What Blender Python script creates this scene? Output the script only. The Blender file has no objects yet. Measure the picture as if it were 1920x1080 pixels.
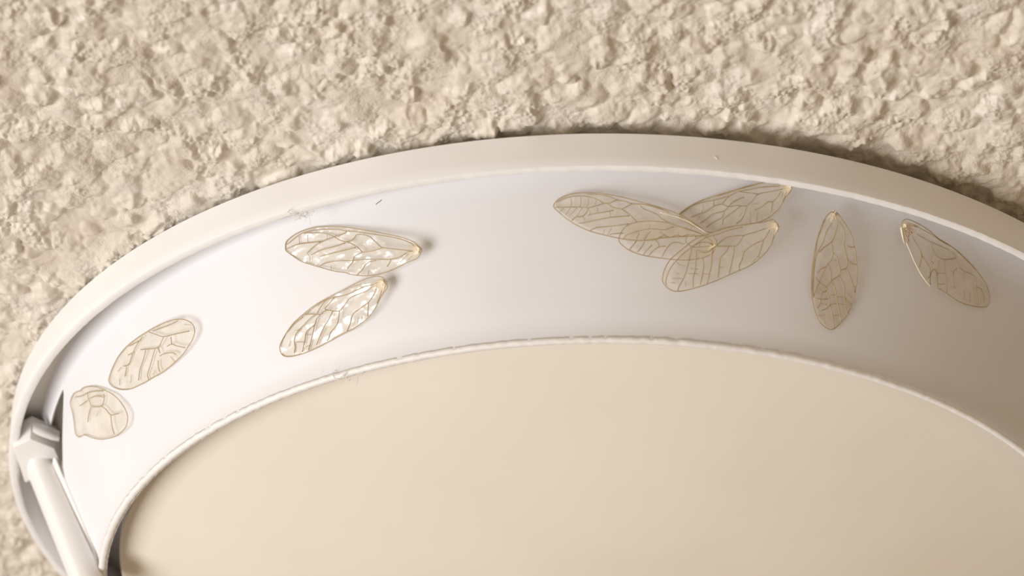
import bpy, bmesh, math, random
import numpy as np
from mathutils import Vector

# ---------------------------------------------------------------- units
S = 1e-4                 # one design unit = 0.1 mm
ZC = 2.40                # height of the ceiling lamp's flange in metres
scene = bpy.context.scene
COL = scene.collection

# ---------------------------------------------------------------- camera
D = 8000.0               # distance / focal length in design units (0.8 m)
TH = math.radians(31.6886)
LC = np.array([164.9, 645.2, 0.0])           # lamp axis seen from the aim point
FW = np.array([0, math.cos(TH), math.sin(TH)])
UP = np.array([0, -math.sin(TH), math.cos(TH)])
RT = np.array([1.0, 0, 0])
EYE = -FW * D - LC                           # in lamp coordinates
cam_d = bpy.data.cameras.new('camera'); cam = bpy.data.objects.new('camera', cam_d); COL.objects.link(cam)
cam_d.sensor_width = 36; cam_d.lens = 36 * D / 1920; cam_d.clip_start = 0.01; cam_d.clip_end = 50
cam.location = Vector(EYE * S) + Vector((0, 0, ZC))
cam.rotation_euler = (math.radians(90) + TH, 0, 0)
cam_d.dof.use_dof = True; cam_d.dof.focus_distance = 0.780; cam_d.dof.aperture_fstop = 24
scene.camera = cam

# ---------------------------------------------------------------- world, light, exposure
w = bpy.data.worlds.new('room_light'); scene.world = w; w.use_nodes = True
w.node_tree.nodes['Background'].inputs[0].default_value = (1.0, 0.73, 0.455, 1)
w.node_tree.nodes['Background'].inputs[1].default_value = 0.31
def area(name, d, dist, size, power, color):
    l = bpy.data.lights.new(name, 'AREA'); l.shape = 'SQUARE'; l.size = size; l.energy = power; l.color = color
    o = bpy.data.objects.new(name, l); COL.objects.link(o)
    d = Vector(d).normalized(); o.location = Vector((0, 0, ZC)) + d * dist
    o.rotation_euler = (-d).to_track_quat('-Z', 'Y').to_euler()
    return o
area('window_left_offscreen', (-0.74, -0.33, -0.59), 2.0, 1.05, 36.0, (0.995, 0.985, 0.985))
vs = scene.view_settings
vs.view_transform = 'Standard'; vs.look = 'None'; vs.exposure = 0.08; vs.gamma = 1.0; vs.use_curve_mapping = False

# ---------------------------------------------------------------- helpers
def tag(o, label=None, cat=None, group=None, kind=None):
    if label: o['label'] = label
    if cat: o['category'] = cat
    if group: o['group'] = group
    if kind: o['kind'] = kind
    return o
def empty(name, loc):
    o = bpy.data.objects.new(name, None); COL.objects.link(o)
    o.empty_display_size = 0.01; o.location = loc
    return o
def mesh_obj(name, verts, faces, mat, parent=None, smooth=True, origin=(0, 0, 0)):
    """verts in lamp units; origin (lamp units) becomes the object's origin"""
    v = (np.asarray(verts, float) - np.asarray(origin, float)) * S
    me = bpy.data.meshes.new(name); me.from_pydata(v.tolist(), [], [tuple(f) for f in faces]); me.update()
    if smooth: me.polygons.foreach_set('use_smooth', [True] * len(me.polygons))
    me.materials.append(mat)
    o = bpy.data.objects.new(name, me); COL.objects.link(o)
    if parent is not None: o.parent = parent
    else: o.location = Vector(np.asarray(origin, float) * S) + Vector((0, 0, ZC))
    return o
def auto_smooth(o, ang=35):
    me = o.data
    bm = bmesh.new(); bm.from_mesh(me)
    bmesh.ops.recalc_face_normals(bm, faces=bm.faces)
    for e in bm.edges:
        e.smooth = not (len(e.link_faces) == 2 and e.calc_face_angle(0) > math.radians(ang))
    bm.to_mesh(me); bm.free()
    return o

class NT:
    def __init__(self, name):
        self.m = bpy.data.materials.new(name); self.m.use_nodes = True
        self.t = self.m.node_tree; self.n = self.t.nodes; self.l = self.t.links
        self.out = self.n['Material Output']; self.b = self.n['Principled BSDF']
    def add(self, typ, **kw):
        x = self.n.new(typ)
        for k, v in kw.items():
            if k.startswith('i_'): x.inputs[k[2:].replace('_', ' ')].default_value = v
            else: setattr(x, k, v)
        return x
    def noise(self, scale, detail=4, rough=.55):
        c = self.add('ShaderNodeTexCoord'); x = self.add('ShaderNodeTexNoise')
        x.inputs['Scale'].default_value = scale; x.inputs['Detail'].default_value = detail; x.inputs['Roughness'].default_value = rough
        self.l.new(c.outputs['Object'], x.inputs['Vector']); return x
    def ramp(self, src, stops):
        r = self.add('ShaderNodeValToRGB'); e = r.color_ramp.elements
        while len(e) < len(stops): e.new(.5)
        for el, (p, c) in zip(e, stops): el.position = p; el.color = (*c, 1) if len(c) == 3 else c
        self.l.new(src, r.inputs['Fac']); return r
    def bump(self, src, strength, dist, target=None):
        b = self.add('ShaderNodeBump'); b.inputs['Strength'].default_value = strength; b.inputs['Distance'].default_value = dist
        self.l.new(src, b.inputs['Height']); self.l.new(b.outputs['Normal'], (target or self.b).inputs['Normal']); return b

def plastic(name, c0, c1, rough, scale=40, bump=.15, coat=0.0):
    m = NT(name); n = m.noise(scale, 5); r = m.ramp(n.outputs['Fac'], [(.35, c0), (.65, c1)])
    m.l.new(r.outputs['Color'], m.b.inputs['Base Color']); m.b.inputs['Roughness'].default_value = rough
    m.b.inputs['Coat Weight'].default_value = coat; m.b.inputs['Coat Roughness'].default_value = .3
    n2 = m.noise(2600, 3); m.bump(n2.outputs['Fac'], bump, 2e-5)
    return m.m
M = {}
M['rim'] = plastic('rim_plastic', (.86, .85, .85), (.885, .875, .875), .42)
M['shade'] = plastic('shade_plastic', (.775, .775, .80), (.80, .80, .825), .45)
M['edge'] = plastic('cut_edge_plastic', (.84, .82, .80), (.88, .86, .84), .5, 600, .5)
M['latch'] = plastic('latch_plastic', (.85, .835, .82), (.87, .855, .84), .45)
M['pan'] = plastic('pan_plastic', (.86, .85, .85), (.885, .875, .875), .6)
M['diffuser'] = plastic('diffuser_glass', (.84, .785, .685), (.865, .815, .73), .38, 28, .1, .15)
M['lint'] = plastic('lint_fibre', (.80, .76, .70), (.86, .82, .77), .9, 900)
M['speck'] = plastic('speck_dark', (.22, .19, .17), (.30, .26, .22), .8, 900)

def ceiling_mat():
    m = NT('textured_plaster')
    n = m.noise(70, 6); r = m.ramp(n.outputs['Fac'], [(.3, (.67, .60, .50)), (.55, (.735, .675, .585)), (.75, (.745, .70, .63))])
    m.l.new(r.outputs['Color'], m.b.inputs['Base Color']); m.b.inputs['Roughness'].default_value = .42
    m.b.inputs['Specular IOR Level'].default_value = .5
    n2 = m.noise(1700, 4, .6); n3 = m.noise(120, 2); r3 = m.ramp(n3.outputs['Fac'], [(.42, (.15, .15, .15)), (.6, (1, 1, 1))])
    mu = m.add('ShaderNodeMath', operation='MULTIPLY'); m.l.new(n2.outputs['Fac'], mu.inputs[0]); m.l.new(r3.outputs['Color'], mu.inputs[1])
    m.bump(mu.outputs[0], .9, 2.6e-4)
    return m.m
M['ceiling'] = ceiling_mat()

def membrane_mat():
    m = NT('wing_membrane')
    tr = m.add('ShaderNodeBsdfTransparent'); tr.inputs['Color'].default_value = (.99, .973, .935, 1)
    m.b.inputs['Base Color'].default_value = (.93, .84, .66, 1); m.b.inputs['Roughness'].default_value = .26
    m.b.inputs['Specular IOR Level'].default_value = .7
    m.b.inputs['Thin Film Thickness'].default_value = 330; m.b.inputs['Thin Film IOR'].default_value = 1.4
    n = m.noise(900, 3); m.bump(n.outputs['Fac'], .8, 2.5e-4)
    n3 = m.noise(260, 2); r = m.ramp(n3.outputs['Fac'], [(.35, (.07, .07, .07)), (.7, (.25, .25, .25))])
    mx = m.add('ShaderNodeMixShader')
    m.l.new(r.outputs['Color'], mx.inputs['Fac']); m.l.new(tr.outputs[0], mx.inputs[1]); m.l.new(m.b.outputs[0], mx.inputs[2])
    gl = m.add('ShaderNodeBsdfGlossy'); gl.inputs['Color'].default_value = (1, .99, .97, 1); gl.inputs['Roughness'].default_value = .27
    n4 = m.noise(330, 2); bp = m.bump(n4.outputs['Fac'], 1.0, 5e-4, gl)
    n5 = m.noise(330, 3); r5 = m.ramp(n5.outputs['Fac'], [(.42, (.01, .01, .01)), (.66, (.15, .15, .15))])
    m2 = m.add('ShaderNodeMixShader'); m.l.new(r5.outputs['Color'], m2.inputs['Fac'])
    m.l.new(mx.outputs[0], m2.inputs[1]); m.l.new(gl.outputs[0], m2.inputs[2])
    m.l.new(m2.outputs[0], m.out.inputs['Surface'])
    return m.m
M['membrane'] = membrane_mat()
M['vein'] = plastic('wing_vein', (.40, .29, .15), (.50, .38, .215), .45, 400)
M['pale_vein'] = plastic('wing_fold', (.80, .70, .54), (.86, .77, .62), .35, 400)
M['hinge'] = plastic('wing_hinge', (.72, .59, .39), (.84, .74, .56), .35, 700)

def revolve(prof, n=360, a0=0.0, a1=2 * math.pi, closed_prof=False, jitter=None):
    full = abs((a1 - a0) - 2 * math.pi) < 1e-6
    k = n if full else n + 1
    V, F = [], []
    P = len(prof)
    for i in range(k):
        a = a0 + (a1 - a0) * i / n
        for j, (r, z) in enumerate(prof):
            if jitter: r, z = jitter(i, j, r, z)
            V.append((r * math.cos(a), r * math.sin(a), -z))
    for i in range(n):
        i2 = (i + 1) % k
        for j in range(P if closed_prof else P - 1):
            j2 = (j + 1) % P
            F.append((i * P + j, i * P + j2, i2 * P + j2, i2 * P + j))
    return V, F

# ---------------------------------------------------------------- ceiling (real relief)
def vnoise(x, y, seed):
    xi = np.floor(x).astype(np.int64); yi = np.floor(y).astype(np.int64)
    fx = x - xi; fy = y - yi; fx = fx * fx * (3 - 2 * fx); fy = fy * fy * (3 - 2 * fy)
    def h(a, b):
        n = (a * 374761393 + b * 668265263 + seed * 1442695041) & 0xffffffff
        n = ((n ^ (n >> 13)) * 1274126177) & 0xffffffff
        return ((n ^ (n >> 16)) & 0xffff) / 65535.0
    return (h(xi, yi) * (1 - fx) + h(xi + 1, yi) * fx) * (1 - fy) + (h(xi, yi + 1) * (1 - fx) + h(xi + 1, yi + 1) * fx) * fy
def fbm(x, y, seed, octs=3):
    s = 0; a = .5; t = 0
    for o in range(octs):
        s = s + a * vnoise(x, y, seed + o * 17); t += a; x = x * 2.03 + 11.3; y = y * 2.03 + 5.7; a *= .5
    return s / t
def blobs(x, y, seed, rmin=.35, rmax=.75):
    """union of rounded lumps with random place, size and height, 0..1"""
    xi = np.floor(x).astype(np.int64); yi = np.floor(y).astype(np.int64); out = np.zeros_like(x)
    def h(a, b, s):
        n = (a * 374761393 + b * 668265263 + (seed * 7 + s) * 1442695041) & 0xffffffff
        n = ((n ^ (n >> 13)) * 1274126177) & 0xffffffff
        return ((n ^ (n >> 16)) & 0xffff) / 65535.0
    for dx in (-1, 0, 1):
        for dy in (-1, 0, 1):
            a = xi + dx; b = yi + dy
            cx = a + h(a, b, 1); cy = b + h(a, b, 2); r = rmin + (rmax - rmin) * h(a, b, 3); ht = .35 + .65 * h(a, b, 4)
            d2 = ((x - cx) ** 2 + (y - cy) ** 2) / (r * r)
            out = out + (ht * np.clip(1 - d2, 0, None) ** 1.35) ** 3
    return np.cbrt(out)
def relief(x, y):
    x = x * 1.32; y = y * 1.32
    wx = x + 22 * (fbm(x / 60, y / 75, 3) - .5) * 2 + 7 * (vnoise(x / 17, y / 21, 5) - .5) * 2
    wy = y + 30 * (fbm(x / 60, y / 75, 9) - .5) * 2 + 8 * (vnoise(x / 17, y / 21, 8) - .5) * 2
    # trowel drag: lumps lean along one diagonal
    p = wx * .90 + wy * .36; q = -wx * .36 + wy * .66
    big = blobs(p / 74, q / 62, 21, .4, .85)
    mid = blobs(p / 37 + 3.3, q / 30, 22)
    sm = blobs(x / 15, y / 19, 23, .3, .62)
    gr = blobs(x / 7.5, y / 9, 24, .3, .6)
    m1 = np.clip((fbm(x / 85, y / 105, 31) - .36) * 3.6, 0, 1)
    m2 = np.clip((fbm(x / 60, y / 80, 37) - .44) * 5, 0, 1)
    h = 16 * np.minimum(big, .62 + .14 * fbm(x / 30, y / 40, 77)) + 8 * mid * (.35 + .65 * m1) + 3.6 * sm * m2 * (.5 + m1) + 2.2 * gr * m2
    h = h + 15 * (fbm(x / 190, y / 190, 51) - .5) + 5 * (fbm(x / 26, y / 32, 57, 2) - .5) + .8 * (fbm(x / 6, y / 7, 58, 2) - .5)
    return h
def graded(lo, hi, step, lo2, hi2, step2, far, n=16):
    core = np.arange(lo, hi + step, step); k = np.linspace(0, 1, n + 1)[1:] ** 2
    a = np.arange(lo2, lo - step2 * .5, step2); b = np.arange(core[-1] + step2, hi2 + step2, step2)
    return np.concatenate([(lo2 - k * (far + lo2))[::-1], a, core, b, b[-1] + k * (far - b[-1])])
def build_ceiling():
    gx = graded(-1330, 900, 2.4, -2350, 2100, 11, 9000); gy = graded(-1760, 720, 2.6, -2900, 2000, 12, 9000)
    X, Y = np.meshgrid(gx, gy)
    H = relief(X.ravel(), Y.ravel()).reshape(X.shape)
    E = np.maximum.reduce([-2300 - X, X - 2050, -2850 - Y, Y - 1950, 0 * X]); wgt = np.exp(-E / 400)
    H = 14 + (H - 14) * wgt                     # far from the lamp only the fine grain is left
    Z = np.clip(37 + .014 * X, 21, 42) - H                                  # mean a little above the flange, lumps hang down
    nx = len(gx); ny = len(gy)
    idx = np.arange(nx * ny).reshape(ny, nx)
    # wound so that the face normals point down into the room
    quads = np.stack([idx[:-1, :-1], idx[1:, :-1], idx[1:, 1:], idx[:-1, 1:]], -1).reshape(-1, 4)
    R = np.hypot(X, Y).ravel()
    keep = R[quads].min(1) > 1030
    quads = quads[keep]
    used = np.unique(quads); mp = np.full(nx * ny, -1); mp[used] = np.arange(len(used)); quads = mp[quads]
    co = np.stack([X.ravel(), Y.ravel(), Z.ravel()], 1)[used] * S
    me = bpy.data.meshes.new('ceiling')
    me.vertices.add(len(co)); me.vertices.foreach_set('co', co.astype(np.float32).ravel())
    me.loops.add(quads.size); me.loops.foreach_set('vertex_index', quads.astype(np.int32).ravel())
    me.polygons.add(len(quads)); me.polygons.foreach_set('loop_start', np.arange(0, quads.size, 4, dtype=np.int32))
    me.polygons.foreach_set('use_smooth', np.ones(len(quads), dtype=bool))
    me.update(calc_edges=True); me.validate()
    me.materials.append(M['ceiling'])
    o = bpy.data.objects.new('ceiling', me); COL.objects.link(o); o.location = (0, 0, ZC)
    tag(o, 'cream knockdown-textured plaster ceiling around the lamp', None, None, 'structure')
build_ceiling()

# ---------------------------------------------------------------- ceiling lamp
RO, LIP = 1163.5, 67.5
lamp = empty('ceiling_lamp', (0, 0, ZC))
tag(lamp, 'round white plastic ceiling lamp with cream diffuser on the textured ceiling', 'ceiling lamp')
# outer rim: a short upright wall with a rounded lower edge
rim_prof = [(RO - 26, -4), (RO - 3, -4), (RO, -1), (RO, 20), (RO, 45), (RO, LIP - 4), (RO - 1.2, LIP - 1.2), (RO - 4, LIP), (RO - 14, LIP + 1), (RO - 17, LIP - .5), (RO - 18.5, LIP - 4), (RO - 19, 40), (RO - 20, 8), (RO - 26, 6)]
rj = random.Random(4); jt = [rj.gauss(0, .35) for _ in range(720)]
V, F = revolve(rim_prof, 720, closed_prof=True, jitter=lambda i, j, r, z: (r, z + (jt[i] if 5 <= j <= 9 else 0)))
auto_smooth(mesh_obj('outer_rim', V, F, M['rim'], lamp), 40)
# base pan reaching up to the ceiling, with a collar the shade sits on
pan_prof = [(1000, -40), (1060, -30), (1075, -3), (RO - 21, -3), (RO - 21, 3), (1100, 5), (1080, 10), (1060, 26), (900, 26), (300, 26)]
V, F = revolve(pan_prof, 360)
auto_smooth(mesh_obj('base_pan', V, F, M['pan'], lamp), 40)
col_prof = [(1108, 4), (1104, 13.6), (1097, 29), (1090, 44), (1088, 46), (1085, 44), (1090, 12), (1096, 4)]
V, F = revolve(col_prof, 360, closed_prof=True)
auto_smooth(mesh_obj('collar', V, F, M['shade'], lamp), 40)
# the white conical shade; a corner is cut away for the latch
PROF = np.array([(13.6, 1105.6), (40, 1092.8), (90, 1068.7), (140, 1044.8), (190, 1021), (235, 999.8), (258, 989.0), (276, 980.0), (292, 974.8), (303, 973.2), (309.8, 973.6)])
def prof_r(z): return np.interp(z, PROF[:, 0], PROF[:, 1], left=1105.6, right=973.0)
# fine smooth version of the profile
zz = np.concatenate([np.linspace(15, 235, 12), np.linspace(245, 309.8, 10)])
rr = prof_r(zz)
A0Z = np.array([0, 45, 58, 86, 117, 182, 300, 320]); A0A = np.array([-160.2, -160.4, -161.8, -165.3, -171.4, -177, -179.0, -179.2])
def shade_verts(inner):
    V = []; n = 420
    for i in range(n + 1):
        s = (i / n)
        for z, r in zip(zz, rr):
            a0 = math.radians(np.interp(z, A0Z, A0A)); a1 = math.radians(172.0)
            a = a0 + (a1 - a0) * s; r2 = r - 15 if inner else r
            V.append((r2 * math.cos(a), r2 * math.sin(a), -z))
    return V, n, len(zz)
Vo, n, P = shade_verts(False); Vi, _, _ = shade_verts(True)
N0 = len(Vo); F = []
for i in range(n):
    for j in range(P - 1):
        a, b, c, d = i * P + j, i * P + j + 1, (i + 1) * P + j + 1, (i + 1) * P + j
        F.append((a, b, c, d)); F.append((N0 + d, N0 + c, N0 + b, N0 + a))
    F.append((i * P, (i + 1) * P, N0 + (i + 1) * P, N0 + i * P))
    F.append((i * P + P - 1, N0 + i * P + P - 1, N0 + (i + 1) * P + P - 1, (i + 1) * P + P - 1))
for i in (0, n):
    for j in range(P - 1): F.append((i * P + j, i * P + j + 1, N0 + i * P + j + 1, N0 + i * P + j))
auto_smooth(mesh_obj('shade', Vo + Vi, F, M['shade'], lamp), 40)
# rough-cut lower edge of the shade
rj = random.Random(9); n = 900; ja = [0.0] * n
for i in range(n): ja[i] = rj.gauss(0, .45)
edge_prof = [(974.0, 303), (974.2, 309), (972.5, 312.3), (968, 313.2), (964, 313.0), (961, 311), (961.5, 303)]
V, F = revolve(edge_prof, n, closed_prof=True, jitter=lambda i, j, r, z: (r + (ja[i] + .6 * ja[(i * 7) % n] if j in (0, 1, 4, 5) else 0), z + (.7 * ja[(i * 3) % n] if 1 <= j <= 5 else 0)))
mesh_obj('shade_edge', V, F, M['edge'], lamp)
# cream diffuser: shallow dome seated inside the shade
DR, DZ, SAG = 931.0, 262.0, 135.0
Rs = (DR * DR + SAG * SAG) / (2 * SAG)
dprof = [(DR - 14, DZ - 40), (DR - 3, DZ - 40), (DR, DZ - 30), (DR, DZ - 8), (DR - 1.5, DZ - 1)]
for k in range(1, 40):
    a = math.asin((DR - 3) / Rs) * (1 - k / 40)
    dprof.append((Rs * math.sin(a), DZ + 1 + Rs * math.cos(a) - (Rs - SAG)))
V, F = revolve(dprof, 360)
c = len(V); V.append((0, 0, -(DZ + 1 + SAG))); P = len(dprof)
for i in range(360): F.append((i * P + P - 1, c, ((i + 1) % 360) * P + P - 1))
V = [(x - 5, y, z) for x, y, z in V]
auto_smooth(mesh_obj('diffuser', V, F, M['diffuser'], lamp), 50)

# latch on the flank: head over the rim, small rounded pin, arm running down the shade
def polar(r, deg, z): return np.array([r * math.cos(math.radians(deg)), r * math.sin(math.radians(deg)), -z])
def bevelled(name, V, F, mat, parent, width, origin=(0, 0, 0), seg=3):
    o = mesh_obj(name, V, F, mat, parent, True, origin)
    bm = bmesh.new(); bm.from_mesh(o.data); bmesh.ops.recalc_face_normals(bm, faces=bm.faces)
    bmesh.ops.bevel(bm, geom=list(bm.edges), offset=width * S, segments=seg, profile=.6, affect='EDGES', clamp_overlap=True)
    bm.to_mesh(o.data); bm.free(); o.data.polygons.foreach_set('use_smooth', [True] * len(o.data.polygons))
    return auto_smooth(o, 50)
def prism(pts_low, dz):
    n = len(pts_low); up = [p + np.array([0, 0, dz]) for p in pts_low]
    V = list(pts_low) + up
    F = [tuple(range(n)), tuple(range(2 * n - 1, n - 1, -1))] + [(i, i + n, (i + 1) % n + n, (i + 1) % n) for i in range(n)]
    return V, F
head = [polar(1156, -171.3, 76), polar(1125, -169.4, 76), polar(1075, -171.0, 76), polar(1061, -173.6, 76), polar(1066, -175.1, 80), polar(1133, -178.1, 80)]
V, F = prism(head, 52)
lh = bevelled('latch', V, F, M['latch'], lamp, 2.5)
# arm: rounded bar swept from the head to the lower edge and beyond it
def sweep(path, dirs_a, dirs_b, ha, hb, ex=3.2, ns=20):
    V, F = [], []
    for k, p in enumerate(path):
        for i in range(ns):
            t = 2 * math.pi * i / ns; c, s = math.cos(t), math.sin(t)
            cc = math.copysign(abs(c) ** (2 / ex), c); ss = math.copysign(abs(s) ** (2 / ex), s)
            V.append(p + dirs_a[k] * cc * ha[k] + dirs_b[k] * ss * hb[k])
    n = len(path)
    for k in range(n - 1):
        for i in range(ns):
            F.append((k * ns + i, k * ns + (i + 1) % ns, (k + 1) * ns + (i + 1) % ns, (k + 1) * ns + i))
    F.append(tuple(range(ns - 1, -1, -1))); F.append(tuple((n - 1) * ns + i for i in range(ns)))
    return V, F
path, da, db, ha, hb = [], [], [], [], []
for k in range(13):
    t = k / 12; z = 66 + (345 - 66) * t; r = 1103 + (984 - 1103) * t; ang = -175.6 - .2 * t
    path.append(polar(r, ang, z)); rad = polar(1, ang, 0); tan = np.array([-rad[1], rad[0], 0])
    da.append(rad); db.append(tan); ha.append(28 + 4 * t); hb.append(50 - 4 * t)
V, F = sweep(path, da, db, ha, hb)
auto_smooth(mesh_obj('latch_arm', V, F, M['latch'], lh), 50)
# flat tongue beside the arm
path, da, db, ha, hb = [], [], [], [], []
for k in range(7):
    t = k / 6; z = 88 + (305 - 88) * t; r = prof_r(z) + 2; ang = -172.8 - 2.2 * t
    path.append(polar(r, ang, z)); rad = polar(1, ang, 0); da.append(rad); db.append(np.array([-rad[1], rad[0], 0])); ha.append(5); hb.append(20 - 2 * t)
V, F = sweep(path, da, db, ha, hb)
auto_smooth(mesh_obj('latch_tongue', V, F, M['latch'], lh), 50)
path, da, db, ha, hb = [], [], [], [], []
for k in range(5):
    t = k / 4; p = polar(1122 - 54 * t, -168.6 - 1.4 * t, 58); path.append(p)
    rad = polar(1, -170, 0); da.append(np.array([-rad[1], rad[0], 0])); db.append(np.array([0, 0, 1.0]))
    ha.append(13 * (1 if 0 < k < 4 else .8)); hb.append(11 * (1 if 0 < k < 4 else .8))
V, F = sweep(path, da, db, ha, hb, 2.4)
auto_smooth(mesh_obj('latch_pin', V, F, M['latch'], lh), 50)

# ---------------------------------------------------------------- insect wings
def rays(px, py):
    d = FW[None] * D + RT[None] * (px[:, None] - 960) - UP[None] * (py[:, None] - 540)
    return d / np.linalg.norm(d, axis=1)[:, None]
def on_shade(pts):
    """where the outlines lie on the shade's flank -> points, outward normals"""
    pts = np.asarray(pts, float); d = rays(pts[:, 0], pts[:, 1])
    def g(t):
        p = EYE[None] + d * t[:, None]; return np.hypot(p[:, 0], p[:, 1]) - prof_r(-p[:, 2])
    ts = np.linspace(D * .82, D * 1.15, 260); G = np.stack([g(np.full(len(d), t)) for t in ts], 1)
    k = np.argmax(G < 0, axis=1); k = np.where(k == 0, 1, k)
    a = ts[k - 1].copy(); b = ts[k].copy()
    for _ in range(40):
        m = (a + b) / 2; neg = g(m) < 0; b = np.where(neg, m, b); a = np.where(neg, a, m)
    p = EYE[None] + d * b[:, None]
    rad = p.copy(); rad[:, 2] = 0; rad /= np.linalg.norm(rad, axis=1)[:, None]
    nrm = rad * .90 + np.array([0, 0, -.435])[None]
    return p, nrm, d
def crom(P, n=6, closed=False):
    P = np.asarray(P, float); m = len(P)
    if m < 3 and not closed:
        t = np.linspace(0, 1, n + 1)[:, None]; return P[0] * (1 - t) + P[-1] * t
    out = []
    rng = range(m) if closed else range(m - 1)
    for i in rng:
        if closed: p0, p1, p2, p3 = P[i - 1], P[i], P[(i + 1) % m], P[(i + 2) % m]
        else: p0, p1, p2, p3 = P[max(i - 1, 0)], P[i], P[i + 1], P[min(i + 2, m - 1)]
        for k in range(n):
            t = k / n
            out.append(.5 * ((2 * p1) + (-p0 + p2) * t + (2 * p0 - 5 * p1 + 4 * p2 - p3) * t * t + (-p0 + 3 * p1 - 3 * p2 + p3) * t ** 3))
    if not closed: out.append(P[-1])
    return np.array(out)
def tube(C, rad, ns=6, closed=False):
    C = np.asarray(C, float); n = len(C)
    T = (np.roll(C, -1, 0) - np.roll(C, 1, 0)) if closed else np.gradient(C, axis=0)
    T /= np.linalg.norm(T, axis=1)[:, None] + 1e-9
    ref = np.array([.13, -.85, -.5]); A = np.cross(T, ref); A /= np.linalg.norm(A, axis=1)[:, None] + 1e-9; B = np.cross(T, A)
    rad = np.broadcast_to(rad, (n,)); V, F = [], []
    for i in range(n):
        for k in range(ns):
            t = 2 * math.pi * k / ns; V.append(C[i] + (A[i] * math.cos(t) + B[i] * math.sin(t)) * rad[i])
    for i in range(n if closed else n - 1):
        j = (i + 1) % n
        for k in range(ns): F.append((i * ns + k, i * ns + (k + 1) % ns, j * ns + (k + 1) % ns, j * ns + k))
    if not closed: F.append(tuple(range(ns - 1, -1, -1))); F.append(tuple((n - 1) * ns + k for k in range(ns)))
    return V, F
def lumps(center, ax, n, size, seed):
    """a cluster of small rounded plates: the torn hinge of a wing, one mesh"""
    rnd = random.Random(seed); bm = bmesh.new()
    for i in range(n):
        b2 = bmesh.ops.create_icosphere(bm, subdivisions=2, radius=1.0)['verts']
        sc = np.array([rnd.uniform(.55, 1.1), rnd.uniform(.3, .7), rnd.uniform(.3, .6)]) * size
        off = center + ax * rnd.uniform(-.8, 1.0) * size + np.array([rnd.gauss(0, .5), rnd.gauss(0, .4), rnd.gauss(0, .5)]) * size
        a = rnd.uniform(0, 3.14); ca, sa = math.cos(a), math.sin(a); ph = rnd.uniform(0, 6)
        for v in b2:
            x, y, z = v.co.x * sc[0], v.co.y * sc[1], v.co.z * sc[2]
            k = 1 + .15 * math.sin(x * 1.3 + ph) * math.cos(z * 1.7 + ph)
            x, z = (ca * x - sa * z) * k, (sa * x + ca * z) * k
            v.co = Vector((off[0] + x, off[1] + y, off[2] + z))
    V = [tuple(v.co) for v in bm.verts]; bm.verts.index_update()
    F = [tuple(v.index for v in f.verts) for f in bm.faces]; bm.free()
    return V, F

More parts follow.
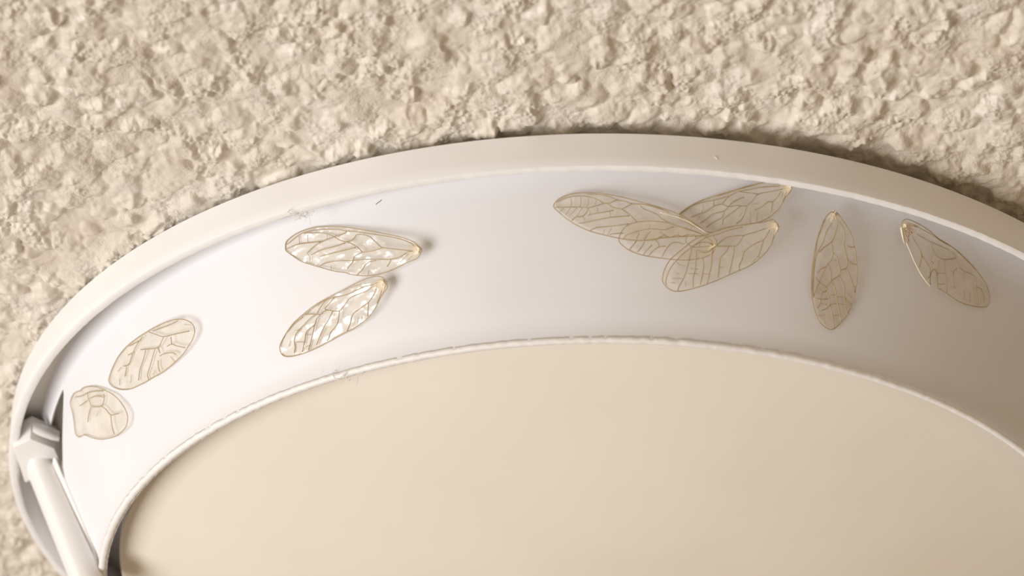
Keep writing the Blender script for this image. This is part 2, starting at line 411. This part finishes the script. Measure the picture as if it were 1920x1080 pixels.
def wing(label, frame, outline, base, tip, veins, cross, lift0, lift1, curl=0.0, hinge=6.0, seed=1, center=None, pale=(), vr=.82, bow=0.0):
    ox, oy, sc = frame
    px = lambda L: np.asarray(L, float) / sc + np.array([ox, oy])
    O = crom(px(outline), 4, True); b = px([base])[0]; tp = px([tip])[0]
    axis = b - tp; L2 = (axis ** 2).sum(); side = np.array([-axis[1], axis[0]]) / math.sqrt(L2)
    rnd = random.Random(seed); ph = [rnd.uniform(0, 6.28) for _ in range(6)]
    def lifted(P, extra=0.0):
        P = np.asarray(P, float); p, nrm, d = on_shade(P)
        t = np.clip(((P - tp) @ axis) / L2, -.05, 1.1); s = ((P - tp) @ side) / 45.0
        h = lift0 + (lift1 - lift0) * np.clip(t, 0, 1.1) ** 1.6 + curl * s * s + bow * np.sin(np.clip(t, 0, 1) * math.pi)
        h = h + .7 * np.sin(P[:, 0] / 9 + ph[0]) * np.cos(P[:, 1] / 7 + ph[1]) + .5 * np.sin((P[:, 0] + P[:, 1]) / 5 + ph[2])
        h = np.maximum(h, .8) + extra
        c = -np.einsum('ij,ij->i', d, nrm)
        return p - d * (h / np.maximum(c, .25))[:, None]
    B3 = lifted(np.array([b]))[0]
    root = empty('insect_wing', Vector(B3 * S) + Vector((0, 0, ZC)))
    tag(root, label, 'insect wing', 'shed insect wings on the lamp shade')
    cen = px([center])[0] if center else O.mean(0)
    K = 11; V = [cen]; ks = (np.arange(1, K + 1) / K)
    ring = np.concatenate([cen + (O - cen) * k for k in ks]); P2 = np.concatenate([[cen], ring]); n = len(O)
    V3 = lifted(P2); F = [(0, 1 + i, 1 + (i + 1) % n) for i in range(n)]
    for k in range(K - 1):
        for i in range(n):
            a = 1 + k * n + i; a2 = 1 + k * n + (i + 1) % n
            F.append((a, a + n, a2 + n, a2))
    mesh_obj('membrane', V3, F, M['membrane'], root, True, B3)
    V, F = tube(lifted(O, .3), 1.0 * vr, 6, True)
    mesh_obj('margin_vein', V, F, M['vein'], root, True, B3)
    for i, v in enumerate(veins):
        C = lifted(crom(px(v), 5), .5); m = len(C)
        r = np.linspace(.85, 1.1, m) * vr
        mat = M['vein']
        if i in pale: r = r * 1.5; mat = M['pale_vein']
        V, F = tube(C, r); mesh_obj('vein', V, F, mat, root, True, B3)
    V, F = [], []
    for v in cross:
        a, f = tube(lifted(crom(px(v), 4), .4), .55 * vr, 5); k = len(V); V += a; F += [tuple(q + k for q in g) for g in f]
    if V: mesh_obj('cross_veins', V, F, M['vein'], root, True, B3)
    if hinge:
        ax3 = lifted(np.array([b]))[0] - lifted(np.array([b - axis * .06]))[0]; ax3 /= np.linalg.norm(ax3)
        V, F = lumps(B3, ax3, 7, hinge * .8, seed)
        u2 = -axis / math.sqrt(L2); v2 = np.array([-u2[1], u2[0]])
        for q in range(9):      # ridges fanning out of the hinge into the membrane
            a = math.radians((q - 4) * 8.5 + rnd.uniform(-3, 3)); dr = u2 * math.cos(a) + v2 * math.sin(a); ln = hinge * rnd.uniform(2.6, 4.6)
            st = b - u2 * hinge * .5 + v2 * (q - 4) * hinge * .16; P2 = np.array([st, st + dr * ln * .5 + v2 * (q - 4) * .25, st + dr * ln])
            C = lifted(crom(P2, 5), .9); a_, f_ = tube(C, np.linspace(1.9, .5, len(C)) * hinge / 5.5, 6); k = len(V)
            V += [tuple(x) for x in a_]; F += [tuple(w_ + k for w_ in g) for g in f_]
        mesh_obj('wing_hinge', V, F, M['hinge'], root, True, B3)
    return root

FA = (520, 400, 6)
wing('clear insect wing with bright glints, larger of the glinting pair on the shade', FA,
 [(90,370),(100,320),(150,270),(230,220),(320,185),(430,160),(560,150),(700,150),(840,165),(980,187),(1120,212),(1260,240),(1400,270),(1480,300),(1540,325),(1590,370),(1625,405),(1605,460),(1580,500),(1520,530),(1450,555),(1380,595),(1300,632),(1220,662),(1120,690),(1000,703),(900,698),(820,685),(770,668),(640,650),(500,612),(370,575),(270,540),(190,490),(120,440),(95,415)],
 (1580,415), (100,390),
 [[(110,350),(250,240),(400,195),(560,182),(700,185),(780,200),(880,205),(1000,225),(1150,245),(1300,270),(1400,295),(1500,335),(1540,370)],
  [(340,440),(420,365),(500,320),(640,265),(720,240),(780,210)],
  [(300,225),(430,220),(530,225),(600,245),(640,265),(700,300),(760,318),(820,335),(890,375),(930,410),(955,438)],
  [(890,240),(860,285),(820,312),(780,318)],
  [(890,240),(960,240),(1035,260),(1080,300),(1130,345),(1180,385),(1300,400),(1430,415),(1510,425)],
  [(955,438),(1060,425),(1130,405),(1180,385)],
  [(955,438),(890,470),(860,495),(850,545),(810,590),(790,620)],
  [(380,470),(430,440),(520,405),(640,375),(760,335)],
  [(480,485),(600,455),(720,425),(880,385)],
  [(480,590),(540,560),(660,538),(860,530),(1000,518),(1160,517),(1280,517),(1380,490),(1470,435),(1520,425)],
  [(1280,525),(1260,560),(1235,600)],
  [(1110,530),(1040,545),(990,580),(950,640),(900,690)],
  [(105,400),(230,350),(380,330),(480,320)]],
 [[(245,260),(250,340)],[(340,240),(345,325)],[(560,230),(560,290)],[(1030,640),(1020,690)],[(1500,430),(1440,490),(1380,550)],[(1530,440),(1500,500),(1440,545)],[(330,440),(370,500),(360,560)],[(610,590),(600,640)]],
 2, 22, seed=11, hinge=5.5)
FB = (500, 500, 6)
wing('clear insect wing with bright glints and pale root, smaller of the glinting pair', FB,
 [(148,910),(160,860),(195,790),(240,715),(310,625),(400,545),(480,480),(580,410),(690,350),(820,285),(950,215),(1070,155),(1180,118),(1280,112),(1330,150),(1355,200),(1350,250),(1310,300),(1270,370),(1240,430),(1200,500),(1130,585),(1050,645),(990,690),(900,735),(820,775),(720,830),(600,895),(470,955),(350,995),(250,1013),(190,1003),(158,965)],
 (1310,185), (170,960),
 [[(215,755),(300,650),(400,570),(420,545),(600,410),(690,365),(760,345),(900,315),(1000,270),(1100,225),(1200,200),(1240,180)],
  [(1200,205),(1130,270),(950,345),(890,415),(820,495),(745,497),(690,490),(640,505),(605,540),(560,590),(540,650),(450,730),(430,830),(400,960)],
  [(605,540),(540,545),(460,610),(420,655),(340,740),(310,830),(320,900),(310,970)],
  [(745,497),(700,590),(650,670),(610,760),(560,880)],
  [(820,495),(805,600),(785,660),(720,740),(700,800),(680,835)],
  [(420,545),(500,535),(605,540)],
  [(660,380),(610,450),(570,520)],
  [(760,350),(690,430),(655,475),(690,490)],
  [(1240,190),(1230,260),(1190,340),(1145,400),(1060,465),(970,535),(940,640),(905,725)],
  [(1145,400),(1140,480),(1135,560)],
  [(1300,200),(1290,290),(1240,410)],
  [(540,650),(520,740),(500,830),(470,940)]],
 [[(320,715),(370,720)],[(1030,570),(1020,650)],[(1075,560),(1065,610)],[(860,270),(1000,215),(1150,180)],[(430,760),(500,770)],[(330,850),(420,850)],[(270,830),(250,900)],[(440,900),(480,890)]],
 2, 20, seed=12, hinge=5.5)
FC = (1030, 340, 6)
wing('tan veined insect wing with pale upper fold, hindmost of the overlapping four', (1200, 320, 6),
 [(1705,200),(1690,140),(1640,105),(1570,92),(1480,105),(1340,140),(1180,182),(1020,232),(860,280),(740,320),(650,355),(560,400),(490,450),(440,490),(480,540),(560,600),(660,650),(760,690),(830,690),(900,665),(1000,635),(1100,620),(1220,605),(1340,580),(1430,540),(1480,505),(1560,430),(1610,350),(1640,290),(1680,250)],
 (1680,175), (450,560),
 [[(440,500),(560,410),(640,375),(740,350),(860,325),(1000,285),(1110,235),(1220,215),(1380,185),(1540,175),(1620,150)],
  [(860,290),(1100,215),(1350,145),(1500,125),(1620,140)],
  [(1600,205),(1480,235),(1330,265),(1270,330),(1195,395),(1090,395),(990,405),(920,378),(820,405),(740,460),(660,490),(570,525)],
  [(1110,238),(1220,250),(1330,265)],
  [(1000,290),(960,330),(920,378)],[(830,340),(820,405)],
  [(990,405),(1060,345),(1170,300)],
  [(990,405),(945,455),(820,490),(740,550),(670,595)],
  [(1130,400),(1050,460),(940,545),(925,610)],
  [(945,455),(920,530),(830,575),(750,635)],
  [(1195,395),(1180,470),(1140,550),(1080,600)],
  [(1590,225),(1540,300),(1490,350),(1440,350),(1380,400),(1280,450)],
  [(1490,350),(1480,420),(1470,470)],[(1640,200),(1640,260),(1600,350)]],
 [[(700,380),(715,410),(690,470)],[(560,430),(580,480)],[(1620,210),(1600,260),(1595,300)],[(820,430),(815,460)],[(1150,470),(1110,520)],[(680,500),(640,570)],[(1250,380),(1330,370)],[(1240,470),(1240,600)],[(1320,470),(1310,580)],[(1560,150),(1480,165)]],
 3, 24, seed=13, hinge=6)
wing('tan veined insect wing crossing the others, narrowest of the overlapping four', FC,
 [(48,280),(60,245),(110,195),(190,160),(300,135),(430,128),(560,135),(700,155),(850,185),(1000,225),(1150,265),(1280,305),(1380,340),(1480,385),(1580,440),(1680,510),(1750,560),(1785,600),(1740,612),(1640,615),(1450,625),(1240,640),(1060,668),(920,662),(780,640),(650,612),(540,585),(440,555),(300,490),(190,420),(110,350),(60,305)],
 (1775,598), (50,275),
 [[(80,235),(150,200),(230,175),(320,165),(420,170),(500,190),(560,215),(600,245),(650,252),(720,295),(810,315),(860,345),(920,395),(975,455)],
  [(60,295),(200,292),(330,290),(440,297),(540,272),(620,248),(680,245),(720,225),(765,210)],
  [(420,145),(560,150),(680,175),(765,210),(850,225),(930,252),(1050,258),(1150,280),(1260,315),(1340,350)],
  [(930,252),(880,280),(810,315)],
  [(1020,275),(1070,315),(1150,345),(1220,380),(1270,430),(1400,490),(1550,535),(1700,590)],
  [(1250,350),(1350,375),(1450,405),(1560,450),(1660,510),(1740,560),(1785,600)],
  [(330,475),(420,460),(560,430),(700,405),(900,388)],
  [(455,555),(540,520),(660,510),(780,495),(890,478)],
  [(430,385),(520,362),(650,342),(720,325)],
  [(440,300),(415,350),(370,395),(300,400),(250,445)],
  [(670,605),(720,590),(830,585)]],
 [[(235,180),(250,230),(240,280)],[(355,175),(355,230),(345,285)],[(445,180),(435,240),(425,290)],[(530,210),(510,265)],[(160,300),(110,350)],[(235,300),(180,385)],[(310,300),(230,385)],[(370,300),(300,400)],[(375,400),(400,440)],[(460,385),(450,330)],[(700,530),(650,610)],[(620,540),(605,590)],[(680,340),(690,395)],[(540,300),(550,350)]],
 4, 15, seed=14, hinge=2.2, pale=(5,), bow=7)
wing('short rounded tan wing, lies between the narrow and the broad overlapping wings', FC,
 [(782,640),(800,590),(840,525),(890,490),(970,462),(1080,450),(1200,450),(1310,465),(1400,490),(1500,525),(1620,565),(1720,600),(1800,650),(1860,720),(1850,790),(1780,840),(1680,870),(1560,885),(1420,882),(1260,865),(1100,842),(970,808),(880,765),(820,720),(785,680)],
 (1850,720), (790,650),
 [[(830,650),(870,605),(950,575),(1060,545),(1160,535),(1290,545),(1400,510)],
  [(800,650),(920,660),(1060,668),(1200,655),(1240,630),(1300,600)],
  [(1070,680),(1040,735),(990,795)],[(1140,560),(1110,590),(1060,670)],[(980,670),(900,770)],
  [(1055,825),(1110,760),(1155,715)],[(1110,845),(1170,780),(1230,740),(1310,728)],
  [(1190,665),(1225,700),(1230,740)],[(1265,850),(1310,770),(1370,700),(1440,688),(1500,710)],
  [(1240,570),(1300,610),(1360,630),(1440,605),(1490,620),(1560,600),(1630,610),(1645,640)],
  [(1560,600),(1535,650),(1540,690),(1620,740),(1750,735),(1850,720)],[(1010,585),(980,650)]],
 [[(1130,475),(1130,530)],[(1600,510),(1580,570)],[(1440,570),(1460,610)],[(1700,690),(1680,740)],[(1500,710),(1540,690)]],
 11, 19, seed=15, hinge=3.5)
wing('broad tan wing with parallel veins, lies on top of the overlapping four', (1200, 390, 6),
 [(250,790),(265,720),(300,640),(350,570),(430,500),(520,425),(600,365),(690,320),(790,285),(900,250),(1000,220),(1120,195),(1250,175),(1380,160),(1450,140),(1490,130),(1530,160),(1560,210),(1545,260),(1510,310),(1490,380),(1450,450),(1400,515),(1330,580),(1250,640),(1150,690),(1020,745),(900,800),(760,855),(620,900),(500,930),(400,938),(330,915),(280,870),(255,830)],
 (1535,200), (270,860),
 [[(300,870),(288,830),(310,740),(360,650),(420,580),(500,500),(580,440),(680,370),(760,325),(860,300),(1000,250),(1150,215)],
  [(1540,205),(1440,225),(1300,270),(1170,310),(1130,370),(1080,425),(1000,430),(880,432),(820,450),(805,560),(800,640),(780,740),(755,850)],
  [(1170,310),(1050,315),(960,340),(900,385),(860,430)],
  [(1000,435),(960,500),(905,560),(890,660),(875,790)],
  [(1060,430),(1045,540),(1020,660),(1000,745)],
  [(1460,245),(1420,310),(1385,360),(1290,405),(1200,465),(1160,520),(1140,600),(1115,640),(1115,700)],
  [(1385,360),(1360,450),(1330,560)],
  [(580,460),(555,560),(530,670),(490,790),(440,880),(425,930)],
  [(635,470),(625,600),(620,700),(595,790),(595,890)],
  [(700,560),(715,650),(700,760),(675,865)],
  [(1500,240),(1500,320),(1470,430)],
  [(620,420),(680,390),(760,390),(820,420)],[(640,470),(700,500),(770,490),(810,450)],
  [(800,300),(830,330),(860,390),(855,430)]],
 [[(1265,610),(1330,540)],[(410,610),(450,640),(510,650)],[(400,730),(440,745)],[(520,740),(650,740)],[(350,790),(470,795)],[(340,835),(400,845)],[(510,830),(515,880)],[(560,620),(630,625)],[(560,680),(650,690)],[(1130,490),(1170,490)],[(890,660),(930,670)],[(700,740),(770,745)],[(900,780),(910,800)]],
 17, 30, seed=16, hinge=5)
wing('narrow upright wing hanging alone with netted veins and blue-white sheen', (1480, 380, 4.5),
 [(390,80),(420,105),(460,165),(500,225),(530,290),(550,380),(565,480),(573,570),(570,660),(555,750),(530,850),(490,940),(435,1010),(385,1060),(350,1070),(310,1055),(255,1010),(220,930),(195,840),(185,740),(185,640),(195,520),(210,420),(230,320),(255,240),(285,160),(320,105),(350,82)],
 (375,95), (350,1065),
 [[(385,120),(340,200),(310,250),(280,340),(235,430),(215,520),(205,650),(200,800)],
  [(300,140),(265,240),(240,300),(225,400),(205,520),(195,650),(190,780)],
  [(400,120),(405,180),(385,260),(355,330),(290,380),(250,420)],
  [(355,330),(365,420),(355,480),(310,540),(260,650),(215,760),(205,800)],
  [(365,420),(400,460),(410,500),(427,570),(420,615),(380,640),(350,665),(320,700),(310,740),(270,770),(258,850),(235,890)],
  [(420,160),(455,220),(465,290),(460,370),(485,470),(480,550),(427,570)],
  [(480,550),(510,620),(540,710),(548,760)],
  [(420,615),(450,680),(465,740),(465,800),(520,860)],
  [(350,665),(380,710),(395,780),(415,890),(437,1000)],
  [(310,750),(335,800),(345,870),(365,970),(380,1055)],
  [(330,520),(350,590),(350,660)],[(230,600),(265,560),(310,540)],
  [(485,470),(520,510),(565,525)],[(485,360),(510,375),(545,375)],
  [(220,630),(250,670),(310,715)],[(245,720),(280,755),(310,745)],
  [(220,805),(270,815),(325,812)],[(275,910),(320,890),(340,860)],[(465,800),(470,860),(490,930)]],
 [[(300,940),(295,980),(300,1020)],[(400,795),(460,795)],[(530,430),(550,440)],[(360,490),(395,485)],[(345,780),(390,775)],[(480,760),(520,800)],[(470,800),(515,870)],[(340,860),(400,850)],[(350,950),(430,950)],[(400,850),(460,860)],[(240,950),(290,955)],[(260,850),(320,860)],[(545,710),(560,705)]],
 3, 20, seed=17, hinge=4)
wing('torn wing with a notch in its edge and pale folded margin, close under the rim', (1660, 390, 5.4),
 [(165,150),(200,115),(250,120),(300,140),(380,185),(460,240),(540,310),(640,370),(730,440),(810,520),(880,590),(960,680),(1020,770),(1050,860),(1055,940),(1020,1000),(920,998),(830,980),(740,945),(640,880),(570,830),(528,802),(522,700),(502,625),(472,640),(455,700),(452,785),(400,725),(345,640),(290,530),(230,390),(180,280),(160,210)],
 (195,190), (1040,980),
 [[(280,170),(370,215),(470,270),(580,345),(700,410),(800,500),(880,580),(945,665)],
  [(285,245),(370,295),(450,340),(560,385),(650,430),(700,475),(712,520),(750,600),(800,640),(860,665),(905,705),(915,790),(930,900),(940,985)],
  [(465,370),(495,450),(540,500),(600,520),(712,510)],
  [(265,240),(290,320),(350,420),(375,490),(430,570),(450,610),(450,690),(430,710)],
  [(350,420),(365,490),(345,600)],
  [(170,260),(230,390),(290,530),(345,640),(400,725),(455,790)],
  [(550,525),(530,600),(525,700),(528,800)],[(600,530),(600,640),(620,750),(625,860)],
  [(725,610),(690,650),(685,720),(700,810)],[(915,800),(970,820),(995,880),(1000,960)],
  [(245,230),(235,310),(240,350)],[(470,480),(460,530),(490,560)]],
 [[(660,630),(690,660)],[(790,650),(785,740)],[(530,660),(600,660)],[(530,770),(600,770)],[(860,850),(860,950)],[(800,830),(800,920)]],
 3, 20, seed=18, hinge=7.5, center=(490,440), pale=(5,))
wing('pale oval wing without a hinge, beside the torn round wing fragment', (190, 580, 6.75),
 [(95,910),(105,840),(150,720),(220,590),(320,470),(430,380),(560,295),(700,215),(840,155),(960,125),(1070,135),(1140,175),(1175,230),(1180,300),(1150,390),(1100,470),(1040,560),(960,640),(860,730),(750,810),(640,870),(560,920),(460,970),(370,1008),(270,1018),(190,1000),(130,965)],
 (1140,200), (110,950),
 [[(970,140),(900,180),(760,235),(650,275)],[(600,285),(700,320),(790,345),(950,310),(1110,275)],
  [(790,345),(765,400),(720,480),(640,500),(500,510)],[(520,350),(460,430),(400,550),(360,670),(320,715),(280,715)],
  [(560,520),(530,640),(490,760),(470,900)],[(680,500),(650,600),(615,720),(585,820),(600,890)],[(720,480),(740,550)],
  [(830,470),(890,440),(960,465),(1060,485)],[(890,440),(880,350)],[(400,550),(340,580)],[(470,400),(350,465)],
  [(740,590),(800,560),(900,550),(940,570)],[(720,650),(720,720),(740,790)],[(320,730),(300,850)]],
 [[(250,730),(210,790)],[(880,600),(930,660)],[(1050,190),(1140,200)],[(380,830),(370,930)],[(680,770),(660,830)],[(230,880),(230,960)]],
 2, 15, seed=19, hinge=0)
wing('round torn wing fragment with a ragged end, beside the latch', (100, 700, 7.71),
 [(245,420),(280,320),(310,280),(390,250),(430,210),(540,190),(640,200),(740,240),(860,305),(960,400),(1040,520),(1075,640),(1050,770),(960,870),(860,925),(700,955),(560,930),(450,890),(380,920),(330,890),(310,800),(300,700),(280,570)],
 (1060,640), (270,560),
 [[(495,290),(500,350),(530,420),(560,480),(690,475),(730,400),(735,300)],[(510,370),(620,330),(720,345)],
  [(690,475),(760,520),(830,600),(940,580)],[(380,470),(440,430),(480,400)],[(320,345),(400,330),(500,280),(600,260),(720,255)],
  [(830,600),(840,720),(880,880)],[(540,490),(510,600),(500,700)]],
 [[(630,620),(650,540)]],
 2, 13, seed=20, hinge=0)

# ---------------------------------------------------------------- lint and hairs
def fibres(name, label, cat, centre, n, size, rad, mat, seed):
    rnd = random.Random(seed); V, F = [], []
    c = np.array(centre, float)
    for i in range(n):
        p = np.array([rnd.gauss(0, size[0]), rnd.gauss(0, size[1]), rnd.gauss(0, size[2])]); d = np.array([rnd.gauss(0, 1) for _ in range(3)]); pts = [p]
        for k in range(5):
            d = d / np.linalg.norm(d); p = p + d * rnd.uniform(2.0, 4.5); pts.append(p); d = d + np.array([rnd.gauss(0, .7) for _ in range(3)])
        a, f = tube(crom(np.array(pts), 3) + c, rad, 5); k = len(V); V += a; F += [tuple(q + k for q in g) for g in f]
    o = mesh_obj(name, V, F, mat, None, True, c)
    return tag(o, label, cat)
def rim_point(px, py, z):
    d = rays(np.array([float(px)]), np.array([float(py)]))[0]; t = (-z - EYE[2]) / d[2]; return EYE + d * t
fibres('lint_tuft', 'pale fuzzy lint tuft caught under the rim edge above the glinting wings', 'lint', rim_point(560, 402, LIP + 3), 26, (11, 4, 2.5), .4, M['lint'], 3)
fibres('lint_tuft', 'thin pale lint snagged on the lower edge of the shade', 'lint', rim_point(650, 706, 315), 14, (22, 3, 2), .4, M['lint'], 5)
def hair(label, pts, mat, rad, on='shade'):
    p, nrm, d = on_shade(crom(np.array(pts, float), 5))
    if on == 'rim':
        q = crom(np.array(pts, float), 5); d = rays(q[:, 0], q[:, 1])
        a = d[:, 0] ** 2 + d[:, 1] ** 2; b = 2 * (EYE[0] * d[:, 0] + EYE[1] * d[:, 1]); c = EYE[0] ** 2 + EYE[1] ** 2 - (RO + .8) ** 2
        t = (-b - np.sqrt(b * b - 4 * a * c)) / (2 * a); C = EYE + d * t[:, None]
    else: C = p + nrm * (rad * .6)
    V, F = tube(C, rad, 6); o = mesh_obj('hair_fragment', V, F, mat, None, True, C[0])
    tag(o, label, 'hair')
hair('tiny dark hair fragment stuck to the shade near the lint', [(705, 383), (709, 380), (712, 378), (715, 375)], M['speck'], .8)
hair('short pale hair fragment stuck to the outer rim wall', [(1339, 293), (1342, 295), (1345, 299)], M['lint'], .8, 'rim')
